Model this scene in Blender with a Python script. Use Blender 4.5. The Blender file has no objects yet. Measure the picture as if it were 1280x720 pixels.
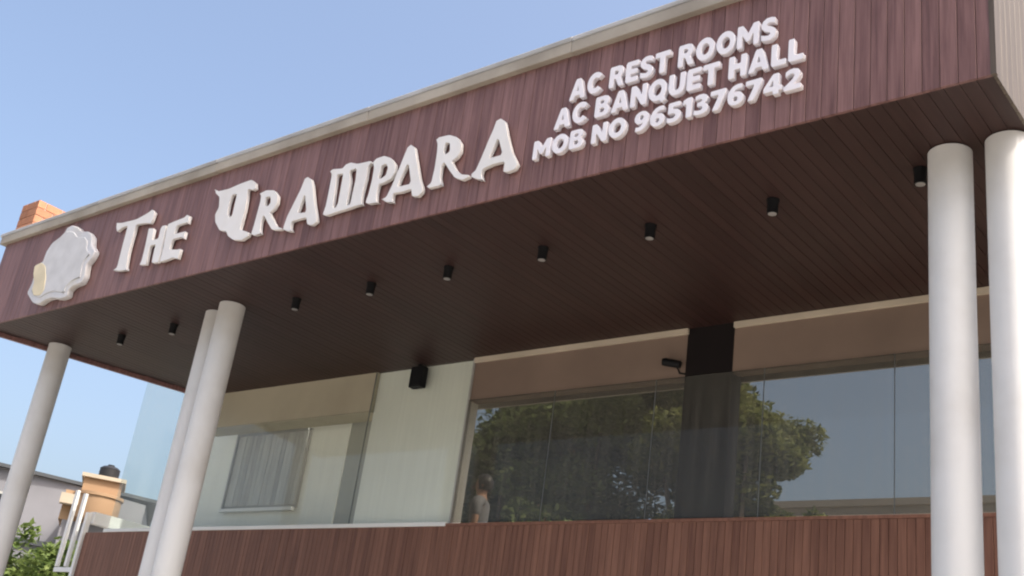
import bpy, bmesh, math, random
from mathutils import Vector, Matrix
rad = math.radians
random.seed(11)
S = bpy.context.scene
COL = S.collection

# ------------------------------------------------------------------ camera
EYE = 1.6                                    # metres above the road
cam_d = bpy.data.cameras.new('camera')
cam_d.sensor_width = 36.0
cam_d.lens = 39.4588
cam_d.clip_start = 0.05
cam_d.clip_end = 6000
cam = bpy.data.objects.new('camera', cam_d)
COL.objects.link(cam)
cr = Vector((0.776643, 0.615767, 0.132882))
cu = Vector((0.143102, -0.377886, 0.914726))
cf = Vector((-0.613472, 0.691399, 0.3816))
cam.matrix_world = Matrix(((cr.x, cu.x, -cf.x, 0), (cr.y, cu.y, -cf.y, 0), (cr.z, cu.z, -cf.z, EYE), (0, 0, 0, 1)))
S.camera = cam

# ------------------------------------------------------------------ sky and sun
SUN_EL, SUN_AZ = rad(54), rad(87)            # azimuth from +Y towards +X
world = bpy.data.worlds.new('World')
S.world = world
world.use_nodes = True
wn = world.node_tree
sky = wn.nodes.new('ShaderNodeTexSky')
sky.sky_type = 'NISHITA'
sky.sun_disc = False
sky.sun_elevation = SUN_EL
sky.sun_rotation = SUN_AZ
sky.air_density = 1.0
sky.dust_density = 7.0
sky.ozone_density = 0.8
bg = wn.nodes['Background']
bg.inputs['Strength'].default_value = 0.15
wn.links.new(sky.outputs[0], bg.inputs[0])
sun_d = bpy.data.lights.new('sun', 'SUN')
sun_d.energy = 2.6
sun_d.angle = rad(0.5)
sun_d.color = (1.0, 0.95, 0.87)
sun = bpy.data.objects.new('sun', sun_d)
COL.objects.link(sun)
sd = Vector((math.sin(SUN_AZ) * math.cos(SUN_EL), math.cos(SUN_AZ) * math.cos(SUN_EL), math.sin(SUN_EL)))
sun.rotation_euler = sd.to_track_quat('Z', 'Y').to_euler()
sun.location = sd * 60
S.view_settings.view_transform = 'Standard'
S.view_settings.look = 'None'
S.view_settings.exposure = 1.13
S.view_settings.gamma = 1.0
S.view_settings.use_curve_mapping = False
S.render.engine = 'CYCLES'
S.cycles.filter_width = 2.1                  # the photograph is a soft phone picture

# ------------------------------------------------------------------ materials
def mat(name, col, rough=0.7, var=0.0, scale=3.0, stretch=(1, 1, 1), rnd=0.0, bump=0.0, bscale=40.0, dirt=None, metal=0.0, spec=0.4):
    """principled material: base colour, noise variation, per-object variation, fine bump"""
    m = bpy.data.materials.new(name)
    m.use_nodes = True
    nt = m.node_tree
    b = nt.nodes['Principled BSDF']
    b.inputs['Roughness'].default_value = rough
    b.inputs['Metallic'].default_value = metal
    b.inputs['Specular IOR Level'].default_value = spec
    tc = nt.nodes.new('ShaderNodeTexCoord')
    oi = nt.nodes.new('ShaderNodeObjectInfo')
    mp = nt.nodes.new('ShaderNodeMapping')
    mp.inputs['Scale'].default_value = stretch
    nt.links.new(tc.outputs['Object'], mp.inputs[0])
    off = nt.nodes.new('ShaderNodeVectorMath'); off.operation = 'SCALE'
    cmb = nt.nodes.new('ShaderNodeCombineXYZ')
    for i in range(3):
        nt.links.new(oi.outputs['Random'], cmb.inputs[i])
    nt.links.new(cmb.outputs[0], off.inputs[0]); off.inputs['Scale'].default_value = 37.0
    add = nt.nodes.new('ShaderNodeVectorMath'); add.operation = 'ADD'
    nt.links.new(mp.outputs[0], add.inputs[0]); nt.links.new(off.outputs[0], add.inputs[1])
    nz = nt.nodes.new('ShaderNodeTexNoise')
    nz.inputs['Scale'].default_value = scale
    nz.inputs['Detail'].default_value = 5
    nt.links.new(add.outputs[0], nz.inputs[0])
    hsv = nt.nodes.new('ShaderNodeHueSaturation')
    hsv.inputs['Color'].default_value = (*col, 1)
    last = hsv.outputs[0]
    mr = nt.nodes.new('ShaderNodeMapRange')
    mr.inputs['From Min'].default_value = 0.25; mr.inputs['From Max'].default_value = 0.75
    mr.inputs['To Min'].default_value = 1 - var; mr.inputs['To Max'].default_value = 1 + var
    nt.links.new(nz.outputs['Fac'], mr.inputs['Value'])
    mr2 = nt.nodes.new('ShaderNodeMapRange')
    mr2.inputs['To Min'].default_value = 1 - rnd; mr2.inputs['To Max'].default_value = 1 + rnd
    nt.links.new(oi.outputs['Random'], mr2.inputs['Value'])
    mul = nt.nodes.new('ShaderNodeMath'); mul.operation = 'MULTIPLY'
    nt.links.new(mr.outputs[0], mul.inputs[0]); nt.links.new(mr2.outputs[0], mul.inputs[1])
    nt.links.new(mul.outputs[0], hsv.inputs['Value'])
    if dirt:
        nd = nt.nodes.new('ShaderNodeTexNoise'); nd.inputs['Scale'].default_value = dirt[1]; nd.inputs['Detail'].default_value = 8
        nt.links.new(tc.outputs['Object'], nd.inputs[0])
        rp = nt.nodes.new('ShaderNodeMapRange'); rp.inputs['From Min'].default_value = 0.45; rp.inputs['From Max'].default_value = 0.75
        rp.inputs['To Max'].default_value = dirt[2]
        nt.links.new(nd.outputs['Fac'], rp.inputs['Value'])
        mx = nt.nodes.new('ShaderNodeMix'); mx.data_type = 'RGBA'
        nt.links.new(rp.outputs[0], mx.inputs['Factor'])
        nt.links.new(last, mx.inputs['A']); mx.inputs['B'].default_value = (*dirt[0], 1)
        last = mx.outputs['Result']
    nt.links.new(last, b.inputs['Base Color'])
    if bump:
        nb = nt.nodes.new('ShaderNodeTexNoise'); nb.inputs['Scale'].default_value = bscale; nb.inputs['Detail'].default_value = 4
        nt.links.new(mp.outputs[0], nb.inputs[0])
        bp = nt.nodes.new('ShaderNodeBump'); bp.inputs['Strength'].default_value = bump; bp.inputs['Distance'].default_value = 0.01
        nt.links.new(nb.outputs['Fac'], bp.inputs['Height']); nt.links.new(bp.outputs[0], b.inputs['Normal'])
    return m

def wood(name, c1, c2, rnd, rough=0.5, axis='Z'):
    """laminate planks: streaks along the plank, each plank its own shade between c1 and c2"""
    m = bpy.data.materials.new(name); m.use_nodes = True
    nt = m.node_tree; b = nt.nodes['Principled BSDF']
    b.inputs['Roughness'].default_value = rough; b.inputs['Specular IOR Level'].default_value = 0.35
    tc = nt.nodes.new('ShaderNodeTexCoord'); oi = nt.nodes.new('ShaderNodeObjectInfo')
    mp = nt.nodes.new('ShaderNodeMapping')
    mp.inputs['Scale'].default_value = {'Z': (30, 30, 1.3), 'Y': (30, 1.0, 30)}[axis]
    nt.links.new(tc.outputs['Object'], mp.inputs[0])
    cmb = nt.nodes.new('ShaderNodeCombineXYZ')
    sc = nt.nodes.new('ShaderNodeMath'); sc.operation = 'MULTIPLY'; sc.inputs[1].default_value = 91
    nt.links.new(oi.outputs['Random'], sc.inputs[0])
    for i in range(3): nt.links.new(sc.outputs[0], cmb.inputs[i])
    add = nt.nodes.new('ShaderNodeVectorMath'); add.operation = 'ADD'
    nt.links.new(mp.outputs[0], add.inputs[0]); nt.links.new(cmb.outputs[0], add.inputs[1])
    n1 = nt.nodes.new('ShaderNodeTexNoise'); n1.inputs['Scale'].default_value = 1.0; n1.inputs['Detail'].default_value = 7; n1.inputs['Roughness'].default_value = 0.65
    nt.links.new(add.outputs[0], n1.inputs[0])
    mixf = nt.nodes.new('ShaderNodeMath'); mixf.operation = 'MULTIPLY_ADD'      # noise + plank shade
    pr = nt.nodes.new('ShaderNodeMapRange'); pr.inputs['To Min'].default_value = -rnd; pr.inputs['To Max'].default_value = rnd
    nt.links.new(oi.outputs['Random'], pr.inputs['Value'])
    st = nt.nodes.new('ShaderNodeMapRange'); st.inputs['From Min'].default_value = 0.3; st.inputs['From Max'].default_value = 0.7
    nt.links.new(n1.outputs['Fac'], st.inputs['Value'])
    mixf.inputs[1].default_value = 0.9
    nt.links.new(st.outputs[0], mixf.inputs[0]); nt.links.new(pr.outputs[0], mixf.inputs[2])
    mx = nt.nodes.new('ShaderNodeMix'); mx.data_type = 'RGBA'; mx.clamp_factor = True
    nt.links.new(mixf.outputs[0], mx.inputs['Factor'])
    mx.inputs['A'].default_value = (*c1, 1); mx.inputs['B'].default_value = (*c2, 1)
    nt.links.new(mx.outputs['Result'], b.inputs['Base Color'])
    bp = nt.nodes.new('ShaderNodeBump'); bp.inputs['Strength'].default_value = 0.25; bp.inputs['Distance'].default_value = 0.004
    nt.links.new(n1.outputs['Fac'], bp.inputs['Height']); nt.links.new(bp.outputs[0], b.inputs['Normal'])
    return m

def glass(name, tint, refl, fres=1.0, gcol=(0.9, 0.95, 1.0), dust_haze=0.0):
    m = bpy.data.materials.new(name); m.use_nodes = True
    nt = m.node_tree
    nt.nodes.remove(nt.nodes['Principled BSDF'])
    out = nt.nodes['Material Output']
    t = nt.nodes.new('ShaderNodeBsdfTransparent'); t.inputs[0].default_value = (*tint, 1)
    g = nt.nodes.new('ShaderNodeBsdfGlossy'); g.inputs['Roughness'].default_value = 0.0; g.inputs['Color'].default_value = (*gcol, 1)
    tc = nt.nodes.new('ShaderNodeTexCoord')
    nz = nt.nodes.new('ShaderNodeTexNoise'); nz.inputs['Scale'].default_value = 0.9; nz.inputs['Detail'].default_value = 1
    nt.links.new(tc.outputs['Object'], nz.inputs[0])
    bp = nt.nodes.new('ShaderNodeBump'); bp.inputs['Strength'].default_value = 0.06; bp.inputs['Distance'].default_value = 0.05
    nt.links.new(nz.outputs['Fac'], bp.inputs['Height']); nt.links.new(bp.outputs[0], g.inputs['Normal'])
    f = nt.nodes.new('ShaderNodeFresnel')
    ge = nt.nodes.new('ShaderNodeNewGeometry')                    # thin sheet: the far face reflects like the near one
    io = nt.nodes.new('ShaderNodeMapRange'); io.inputs['To Min'].default_value = 1.5; io.inputs['To Max'].default_value = 1/1.5
    nt.links.new(ge.outputs['Backfacing'], io.inputs['Value']); nt.links.new(io.outputs[0], f.inputs['IOR'])
    ma = nt.nodes.new('ShaderNodeMath'); ma.operation = 'MULTIPLY_ADD'; ma.inputs[1].default_value = fres; ma.inputs[2].default_value = refl
    ma.use_clamp = True
    nt.links.new(f.outputs[0], ma.inputs[0])
    mx = nt.nodes.new('ShaderNodeMixShader')
    nt.links.new(ma.outputs[0], mx.inputs[0]); nt.links.new(t.outputs[0], mx.inputs[1]); nt.links.new(g.outputs[0], mx.inputs[2])
    last = mx.outputs[0]
    if dust_haze:                                                      # film of dust in faint upright streaks, put in as a hazy veil that lifts the darks
        mp = nt.nodes.new('ShaderNodeMapping'); mp.inputs['Scale'].default_value = (26, 26, 0.7)
        nt.links.new(tc.outputs['Object'], mp.inputs[0])
        n2 = nt.nodes.new('ShaderNodeTexNoise'); n2.inputs['Scale'].default_value = 1.0; n2.inputs['Detail'].default_value = 4
        nt.links.new(mp.outputs[0], n2.inputs[0])
        mr = nt.nodes.new('ShaderNodeMapRange'); mr.inputs['From Min'].default_value = 0.3; mr.inputs['From Max'].default_value = 0.7
        mr.inputs['To Min'].default_value = dust_haze * 0.7; mr.inputs['To Max'].default_value = dust_haze * 1.35
        nt.links.new(n2.outputs['Fac'], mr.inputs['Value'])
        df = nt.nodes.new('ShaderNodeBsdfDiffuse'); df.inputs[0].default_value = (0.62, 0.60, 0.54, 1)
        m2 = nt.nodes.new('ShaderNodeMixShader')
        nt.links.new(mr.outputs[0], m2.inputs[0]); nt.links.new(last, m2.inputs[1]); nt.links.new(df.outputs[0], m2.inputs[2])
        last = m2.outputs[0]
    nt.links.new(last, out.inputs['Surface'])
    return m

def foliage(name, c1, c2):
    m = bpy.data.materials.new(name); m.use_nodes = True
    nt = m.node_tree; b = nt.nodes['Principled BSDF']
    b.inputs['Roughness'].default_value = 0.55; b.inputs['Specular IOR Level'].default_value = 0.25
    ge = nt.nodes.new('ShaderNodeNewGeometry')
    mx = nt.nodes.new('ShaderNodeMix'); mx.data_type = 'RGBA'
    nt.links.new(ge.outputs['Random Per Island'], mx.inputs['Factor'])
    mx.inputs['A'].default_value = (*c1, 1); mx.inputs['B'].default_value = (*c2, 1)
    nt.links.new(mx.outputs['Result'], b.inputs['Base Color'])
    tr = nt.nodes.new('ShaderNodeBsdfTranslucent'); nt.links.new(mx.outputs['Result'], tr.inputs[0])
    ms = nt.nodes.new('ShaderNodeMixShader'); ms.inputs[0].default_value = 0.42
    nt.links.new(b.outputs[0], ms.inputs[1]); nt.links.new(tr.outputs[0], ms.inputs[2])
    nt.links.new(ms.outputs[0], nt.nodes['Material Output'].inputs['Surface'])
    return m

M = {}
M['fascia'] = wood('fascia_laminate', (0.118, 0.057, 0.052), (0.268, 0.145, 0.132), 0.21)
M['lowwall'] = wood('low_wall_laminate', (0.125, 0.052, 0.032), (0.250, 0.118, 0.076), 0.26)
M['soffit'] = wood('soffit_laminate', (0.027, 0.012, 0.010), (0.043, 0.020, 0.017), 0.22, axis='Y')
M['return'] = wood('return_laminate', (0.062, 0.046, 0.034), (0.118, 0.092, 0.070), 0.2)
M['backing'] = mat('dark_backing', (0.045, 0.024, 0.02), 0.8)
M['coping'] = mat('coping_plaster', (0.37, 0.33, 0.275), 0.75, 0.18, 1.5, bump=0.3, dirt=((0.22, 0.19, 0.15), 2.0, 0.6))
M['coping_top'] = mat('coping_cement', (0.40, 0.395, 0.39), 0.8, 0.15, 2.5, bump=0.3, dirt=((0.25, 0.24, 0.22), 1.4, 0.6))
M['column'] = mat('column_paint', (0.635, 0.63, 0.62), 0.6, 0.06, 1.6, (1, 1, 0.3), bump=0.12, bscale=14, dirt=((0.46, 0.43, 0.39), 2.2, 0.45))
M['bulkhead'] = mat('bulkhead_plaster', (0.215, 0.155, 0.120), 0.8, 0.12, 1.0, bump=0.1, dirt=((0.16, 0.115, 0.09), 1.3, 0.5))
M['bulkhead_olive'] = mat('olive_beam_plaster', (0.42, 0.38, 0.28), 0.8, 0.1, 1.0, bump=0.1, dirt=((0.32, 0.28, 0.2), 1.3, 0.5))
M['trim'] = mat('cream_trim', (0.52, 0.45, 0.35), 0.7, 0.15, 2.0)
M['pillar'] = mat('pillar_cladding', (0.012, 0.009, 0.009), 0.6, 0.1, 3, spec=0.15)
M['white_wall'] = mat('white_partition', (0.82, 0.82, 0.74), 0.8, 0.05, 0.9, bump=0.05)
M['recess_shade'] = mat('recess_shade_grey', (0.38, 0.38, 0.33), 0.8, 0.08, 1.0)  # shade of the gap beside the stair room, put into the colour
M['blind'] = mat('grey_blind_fabric', (0.44, 0.44, 0.42), 0.8, 0.12, 6, (3, 1, 0.5), rnd=0.14)
M['frame_grey'] = mat('window_frame_grey', (0.36, 0.36, 0.34), 0.6)
M['interior'] = mat('interior_plaster', (0.45, 0.42, 0.36), 0.85, 0.06, 0.7)
M['floor_tile'] = mat('interior_floor', (0.30, 0.28, 0.25), 0.4, 0.1, 2)
M['plaster'] = mat('lower_plaster', (0.55, 0.52, 0.47), 0.85, 0.1, 0.8, bump=0.2, dirt=((0.32, 0.28, 0.23), 1.0, 0.6))
M['roof'] = mat('roof_cement', (0.38, 0.37, 0.35), 0.9, 0.15, 1.2)
M['sill'] = mat('sill_white', (0.75, 0.75, 0.72), 0.5, 0.05, 2)
M['letter'] = mat('letter_acrylic', (0.74, 0.72, 0.70), 0.5, 0.05, 2.0, dirt=((0.62, 0.56, 0.46), 3.0, 0.3))
M['letter_white'] = mat('letter_white_acrylic', (0.80, 0.77, 0.80), 0.45, 0.03, 2.0)
M['emblem'] = mat('emblem_acrylic', (0.60, 0.60, 0.62), 0.6, 0.10, 4, dirt=((0.60, 0.54, 0.44), 3.0, 0.5))
M['emblem_face'] = mat('emblem_face_acrylic', (0.58, 0.575, 0.575), 0.6, 0.12, 5)
M['emblem_yellow'] = mat('emblem_yellow', (0.70, 0.60, 0.40), 0.45, 0.12, 4)
M['black_metal'] = mat('black_metal', (0.006, 0.006, 0.007), 0.55, spec=0.2)
M['lens'] = mat('lamp_lens', (0.25, 0.24, 0.23), 0.3, 0.05)
M['tint'] = glass('tinted_glass', (0.54, 0.53, 0.50), 0.003, 0.20, dust_haze=0.07)
M['clear'] = glass('clear_glass', (0.945, 0.96, 0.95), 0.005, 0.35, dust_haze=0.03)
M['joint'] = mat('silicone_joint', (0.10, 0.11, 0.11), 0.4)
M['brick'] = mat('terracotta_block', (0.40, 0.18, 0.10), 0.85, 0.18, 6, rnd=0.2, bump=0.3)
M['mortar'] = mat('mortar', (0.42, 0.36, 0.32), 0.9)
M['white_paint'] = mat('white_rail_paint', (0.80, 0.79, 0.76), 0.5, 0.05, 3, dirt=((0.5, 0.46, 0.4), 2, 0.3))
M['ground'] = mat('dusty_concrete', (0.29, 0.275, 0.25), 0.9, 0.15, 0.35, bump=0.3, dirt=((0.24, 0.21, 0.17), 0.5, 0.5))
M['asphalt'] = mat('asphalt', (0.055, 0.053, 0.05), 0.9, 0.2, 1.0, bump=0.4)
M['road_paint'] = mat('road_paint', (0.7, 0.7, 0.68), 0.7, 0.1, 3)
M['kerb'] = mat('kerb_concrete', (0.40, 0.39, 0.37), 0.9, 0.12, 2)
M['grey_house'] = mat('grey_house_cement', (0.19, 0.19, 0.205), 0.85, 0.15, 0.6, dirt=((0.17, 0.17, 0.18), 0.8, 0.6))
M['dark_roof'] = mat('dark_roof_sheet', (0.06, 0.065, 0.07), 0.5, 0.1, 2)
M['orange_house'] = mat('ochre_plaster', (0.31, 0.20, 0.115), 0.85, 0.1, 0.8, dirt=((0.32, 0.19, 0.11), 1.2, 0.5))
M['cream_house'] = mat('cream_plaster', (0.38, 0.325, 0.25), 0.85, 0.08, 0.8, dirt=((0.5, 0.42, 0.32), 0.8, 0.4))
M['brick_house'] = mat('red_brick_wall', (0.42, 0.17, 0.10), 0.85, 0.12, 1.5)
M['grey_block'] = mat('grey_block_paint', (0.30, 0.30, 0.33), 0.85, 0.1, 0.4)
M['window_dark'] = mat('dark_window_glass', (0.03, 0.035, 0.04), 0.12, spec=0.6)
M['tank'] = mat('black_tank_plastic', (0.02, 0.02, 0.022), 0.5)
M['bark'] = mat('bark', (0.11, 0.08, 0.055), 0.9, 0.25, 4, (3, 3, 0.6), bump=0.6, bscale=10)
M['leaf_dark'] = foliage('dark_green_leaves', (0.085, 0.110, 0.036), (0.215, 0.230, 0.080))
M['leaf_mid'] = foliage('olive_green_leaves', (0.125, 0.165, 0.068), (0.225, 0.270, 0.115))
M['leaf_bright'] = foliage('bright_green_leaves', (0.080, 0.125, 0.030), (0.180, 0.230, 0.070))
M['skin'] = mat('skin', (0.30, 0.165, 0.105), 0.55)
M['hair'] = mat('black_hair', (0.012, 0.010, 0.010), 0.45)
M['shirt'] = mat('grey_shirt', (0.15, 0.153, 0.165), 0.85, 0.1, 8)
M['trousers'] = mat('dark_trousers', (0.04, 0.04, 0.05), 0.85)

# ------------------------------------------------------------------ object helpers
def link(name, me, parent=None, loc=(0, 0, 0)):
    o = bpy.data.objects.new(name, me); COL.objects.link(o); o.location = loc
    if parent: o.parent = parent
    return o
def empty(name, loc, label, cat, group=None, rotz=0.0):
    o = bpy.data.objects.new(name, None); COL.objects.link(o)
    o.location = loc; o.rotation_euler.z = rotz; o.empty_display_size = 0.2
    tag(o, label, cat, group)
    return o
def tag(o, label=None, cat=None, group=None, kind=None):
    if label: o['label'] = label
    if cat: o['category'] = cat
    if group: o['group'] = group
    if kind: o['kind'] = kind
    return o
def finish(bm, name, m, smooth=False):
    bmesh.ops.recalc_face_normals(bm, faces=bm.faces)
    me = bpy.data.meshes.new(name); bm.to_mesh(me); bm.free()
    for mm in (m if isinstance(m, (list, tuple)) else [m]): me.materials.append(mm)
    if smooth:
        for p in me.polygons: p.use_smooth = True
    return me
def add_box(bm, x0, x1, y0, y1, z0, z1, bevel=0.0):
    vs = [bm.verts.new(p) for p in ((x0,y0,z0),(x1,y0,z0),(x1,y1,z0),(x0,y1,z0),(x0,y0,z1),(x1,y0,z1),(x1,y1,z1),(x0,y1,z1))]
    fs = [bm.faces.new([vs[i] for i in q]) for q in ((0,3,2,1),(4,5,6,7),(0,1,5,4),(1,2,6,5),(2,3,7,6),(3,0,4,7))]
    if bevel:
        es = list({e for f in fs for e in f.edges})
        bmesh.ops.bevel(bm, geom=es, offset=bevel, segments=2, affect='EDGES', profile=0.6)
def box(name, m, x0, x1, y0, y1, z0, z1, parent=None, bevel=0.0):
    """a box whose own origin is its lower corner centre; coordinates are in the parent's space"""
    cx, cy = (x0 + x1) / 2, (y0 + y1) / 2
    bm = bmesh.new(); add_box(bm, x0-cx, x1-cx, y0-cy, y1-cy, 0, z1-z0, bevel)
    return link(name, finish(bm, name, m), parent, (cx, cy, z0))
def add_prism(bm, pts, z0, z1):
    lo = [bm.verts.new((x, y, z0)) for x, y in pts]; hi = [bm.verts.new((x, y, z1)) for x, y in pts]
    bm.faces.new(lo[::-1]); bm.faces.new(hi)
    for i in range(len(pts)):
        j = (i + 1) % len(pts); bm.faces.new((lo[i], lo[j], hi[j], hi[i]))
def add_tube(bm, pts, radii, seg=10, caps=True):
    rings = []
    for i, p in enumerate(pts):
        p = Vector(p)
        d = (Vector(pts[min(i+1, len(pts)-1)]) - Vector(pts[max(i-1, 0)])).normalized()
        a = d.orthogonal().normalized() if abs(d.z) < 0.99 else Vector((1, 0, 0)); a = (a - d * a.dot(d)).normalized(); b = d.cross(a)
        rings.append([bm.verts.new(p + radii[i] * (a * math.cos(2*math.pi*k/seg) + b * math.sin(2*math.pi*k/seg))) for k in range(seg)])
    for r0, r1 in zip(rings, rings[1:]):
        for k in range(seg):
            bm.faces.new((r0[k], r0[(k+1) % seg], r1[(k+1) % seg], r1[k]))
    if caps: bm.faces.new(rings[0][::-1]); bm.faces.new(rings[-1])
def add_lathe(bm, prof, seg=40):
    rings = []
    for r, z in prof:
        rings.append([bm.verts.new((r * math.cos(2*math.pi*k/seg), r * math.sin(2*math.pi*k/seg), z)) for k in range(seg)])
    for r0, r1 in zip(rings, rings[1:]):
        for k in range(seg):
            bm.faces.new((r0[k], r0[(k+1) % seg], r1[(k+1) % seg], r1[k]))
    bm.faces.new(rings[0][::-1]); bm.faces.new(rings[-1])
def auto_smooth(me, ang=35):
    bm = bmesh.new(); bm.from_mesh(me)
    for f in bm.faces: f.smooth = True
    for e in bm.edges:
        if len(e.link_faces) == 2 and e.calc_face_angle(0) > rad(ang): e.smooth = False
    bm.to_mesh(me); bm.free()
    return me

# ------------------------------------------------------------------ ground and road
bm = bmesh.new()
vs = [bm.verts.new(p) for p in ((-2500,-2500,0),(2500,-2500,0),(2500,2500,0),(-2500,2500,0))]; bm.faces.new(vs)
tag(link('ground', finish(bm, 'ground', M['ground'])), 'dusty pale ground around the buildings', kind='structure')
bm = bmesh.new()
vs = [bm.verts.new(p) for p in ((-300,-9.5,0.004),(300,-9.5,0.004),(300,-3.0,0.004),(-300,-3.0,0.004))]; bm.faces.new(vs)
tag(link('road', finish(bm, 'road', M['asphalt'])), 'asphalt road in front of the hall', kind='structure')
bm = bmesh.new()
for i in range(-50, 50):
    vs = [bm.verts.new(p) for p in ((i*6,-6.32,0.008),(i*6+3,-6.32,0.008),(i*6+3,-6.2,0.008),(i*6,-6.2,0.008))]; bm.faces.new(vs)
tag(link('road_marking', finish(bm, 'road_marking', M['road_paint'])), 'dashed white centre line on the road', kind='structure')
for y in (-2.98, -9.67):
    tag(box('kerb', M['kerb'], -300, 300, y, y+0.15, 0, 0.12), 'concrete kerb along the road', kind='structure')

# ------------------------------------------------------------------ banquet hall
E = EYE
Z_SOF, Z_SILL, Z_BLK, Z_TOP = 4.17 + E, 2.235 + E, 3.655 + E, 5.40 + E
Z_FLOOR = 1.2 + E
XL, XR = -14.36, -1.70                        # canopy ends
YG = 9.06                                     # glass plane
hall = empty('banquet_hall', (-8, 9, 0), 'long banquet hall with a dark plank canopy on white columns over a glazed front', 'building')
HO = Vector((-8, 9, 0))
def hbox(name, m, x0, x1, y0, y1, z0, z1, bevel=0.0, parent=None):
    return box(name, m, x0+8, x1+8, y0-9, y1-9, z0, z1, parent or hall, bevel)
def splay_y(x):                               # the canopy's left end runs back at a slant
    return 6.0 + (x - XL) / (13.62 - 14.36) * -1 * (9.06 - 6.0) if x < -13.62 else 9.06

# fascia: backing board and upright planks
hbox('fascia_backing', M['backing'], XL, XR-0.03, 6.018, 6.09, Z_SOF+0.02, Z_TOP-0.03)
pitch = 0.112
n = int(round((XR - XL) / pitch)); pitch = (XR - XL) / n
def plank_mesh(name, w, t, h, m, horizontal=False):
    bm = bmesh.new()
    if horizontal: add_box(bm, -w/2, w/2, 0, h, 0, t)
    else: add_box(bm, -w/2, w/2, -t, 0, 0, h)
    # a narrow chamfer on the visible long edges
    if horizontal: es = [e for e in bm.edges if abs(e.verts[0].co.y - e.verts[1].co.y) > h*0.9 and e.verts[0].co.z < t/2]
    else: es = [e for e in bm.edges if abs(e.verts[0].co.z - e.verts[1].co.z) > h*0.9 and e.verts[0].co.y < -t/2]
    bmesh.ops.bevel(bm, geom=es, offset=0.0025, segments=1, affect='EDGES')
    return finish(bm, name, m)
fm = plank_mesh('fascia_plank', pitch-0.0035, 0.026, Z_TOP - Z_SOF - 0.03, M['fascia'])
for i in range(n):
    o = link('fascia_plank', fm, hall, (XL + (i+.5)*pitch + 8, 6.017 - 9 + random.uniform(-0.0015, 0.0015), Z_SOF - 0.012))
rm = plank_mesh('end_plank', 0.106, 0.022, Z_TOP - Z_SOF - 0.03, M['return'])
for i in range(28):
    o = link('end_plank', rm, hall, (XR - 0.026 + 8, 6.075 + i*0.112 - 9, Z_SOF - 0.012)); o.rotation_euler.z = rad(90)
hbox('corner_trim', M['return'], XR-0.03, XR+0.004, 5.985, 6.017, Z_SOF-0.014, Z_TOP-0.04)
hbox('end_backing', M['backing'], XR-0.10, XR-0.03, 6.095, 9.3, Z_SOF+0.03, Z_TOP-0.05)
# left end panel along the slant, with a dark metal drip edge
bm = bmesh.new(); add_prism(bm, [(XL+8, 6.02-9), (-13.62+8, 9.04-9), (-13.56+8, 9.04-9), (XL+.06+8, 6.02-9)], Z_SOF-0.05, Z_TOP-0.03)
link('end_panel', finish(bm, 'end_panel', M['fascia']), hall)
# soffit planks run back from the fascia to the glass
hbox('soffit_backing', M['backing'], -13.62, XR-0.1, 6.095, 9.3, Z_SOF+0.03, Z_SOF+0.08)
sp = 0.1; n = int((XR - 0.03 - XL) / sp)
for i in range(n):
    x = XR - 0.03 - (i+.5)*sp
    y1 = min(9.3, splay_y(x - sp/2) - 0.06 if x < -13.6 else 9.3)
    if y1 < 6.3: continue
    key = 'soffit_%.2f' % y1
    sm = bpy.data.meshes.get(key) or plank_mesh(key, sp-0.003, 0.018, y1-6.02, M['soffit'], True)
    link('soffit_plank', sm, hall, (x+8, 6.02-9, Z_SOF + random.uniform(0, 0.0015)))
# coping along the canopy front
cxs = [XL-0.09, -12.1, -9.75, -7.4, -5.0, -2.9, XR+0.05]
for a, b in zip(cxs, cxs[1:]):
    dz = random.uniform(-0.004, 0.004)
    hbox('coping', M['coping'], a+.002, b-.002, 5.935+random.uniform(-.003,.003), 6.16, Z_TOP-0.05+dz, Z_TOP+0.055, 0.008)
    hbox('coping_cap', M['coping_top'], a-(.03 if a < -14 else -.002), b+(.02 if b > -2 else -.002), 5.925+random.uniform(-.003,.003), 6.19, Z_TOP+0.056, Z_TOP+0.105+dz, 0.01)
# roof
bm = bmesh.new(); add_prism(bm, [(XL+.1+8, 6.1-9), (XR-.11+8, 6.1-9), (XR-.11+8, 9.42-9), (-13.55+8, 9.42-9)], Z_TOP-0.02, Z_TOP+0.03)
link('roof_slab', finish(bm, 'roof_slab', M['roof']), hall)

# round columns down to the ground, in pairs
cm = bmesh.new()
add_lathe(cm, [(0.17, 0.0), (0.17, 0.10), (0.146, 0.12), (0.144, Z_SOF-0.012)], 48)
cme = auto_smooth(finish(cm, 'column', M['column']))
for x, y in ((-13.84, 6.87), (-10.49, 6.90), (-10.08, 6.78), (-2.25, 6.80), (-1.87, 6.80)):
    c = link('column', cme, hall, (x+8, y-9, 0.004))

# low wall of upright planks below the glass
LX0, LX1 = -15.68, -1.0
hbox('low_wall_backing', M['backing'], LX0+.02, LX1, 9.03, 9.24, 2.5, Z_SILL-0.035)
pitch = 0.075; n = int((LX1 - LX0) / pitch)
lm = plank_mesh('low_wall_plank', pitch-0.0035, 0.022, Z_SILL - 0.035 - 2.5, M['lowwall'])
for i in range(n):
    link('low_wall_plank', lm, hall, (LX0 + (i+.5)*pitch + 8, 9.029 - 9 + random.uniform(-0.0015, 0.0015), 2.5))
hbox('sill', M['lowwall'], -8.45, LX1, 9.0, 9.16, Z_SILL-0.034, Z_SILL-0.004)
hbox('white_sill', M['sill'], -15.2, -8.453, 8.995, 9.16, Z_SILL-0.034, Z_SILL+0.012, 0.004)
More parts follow.
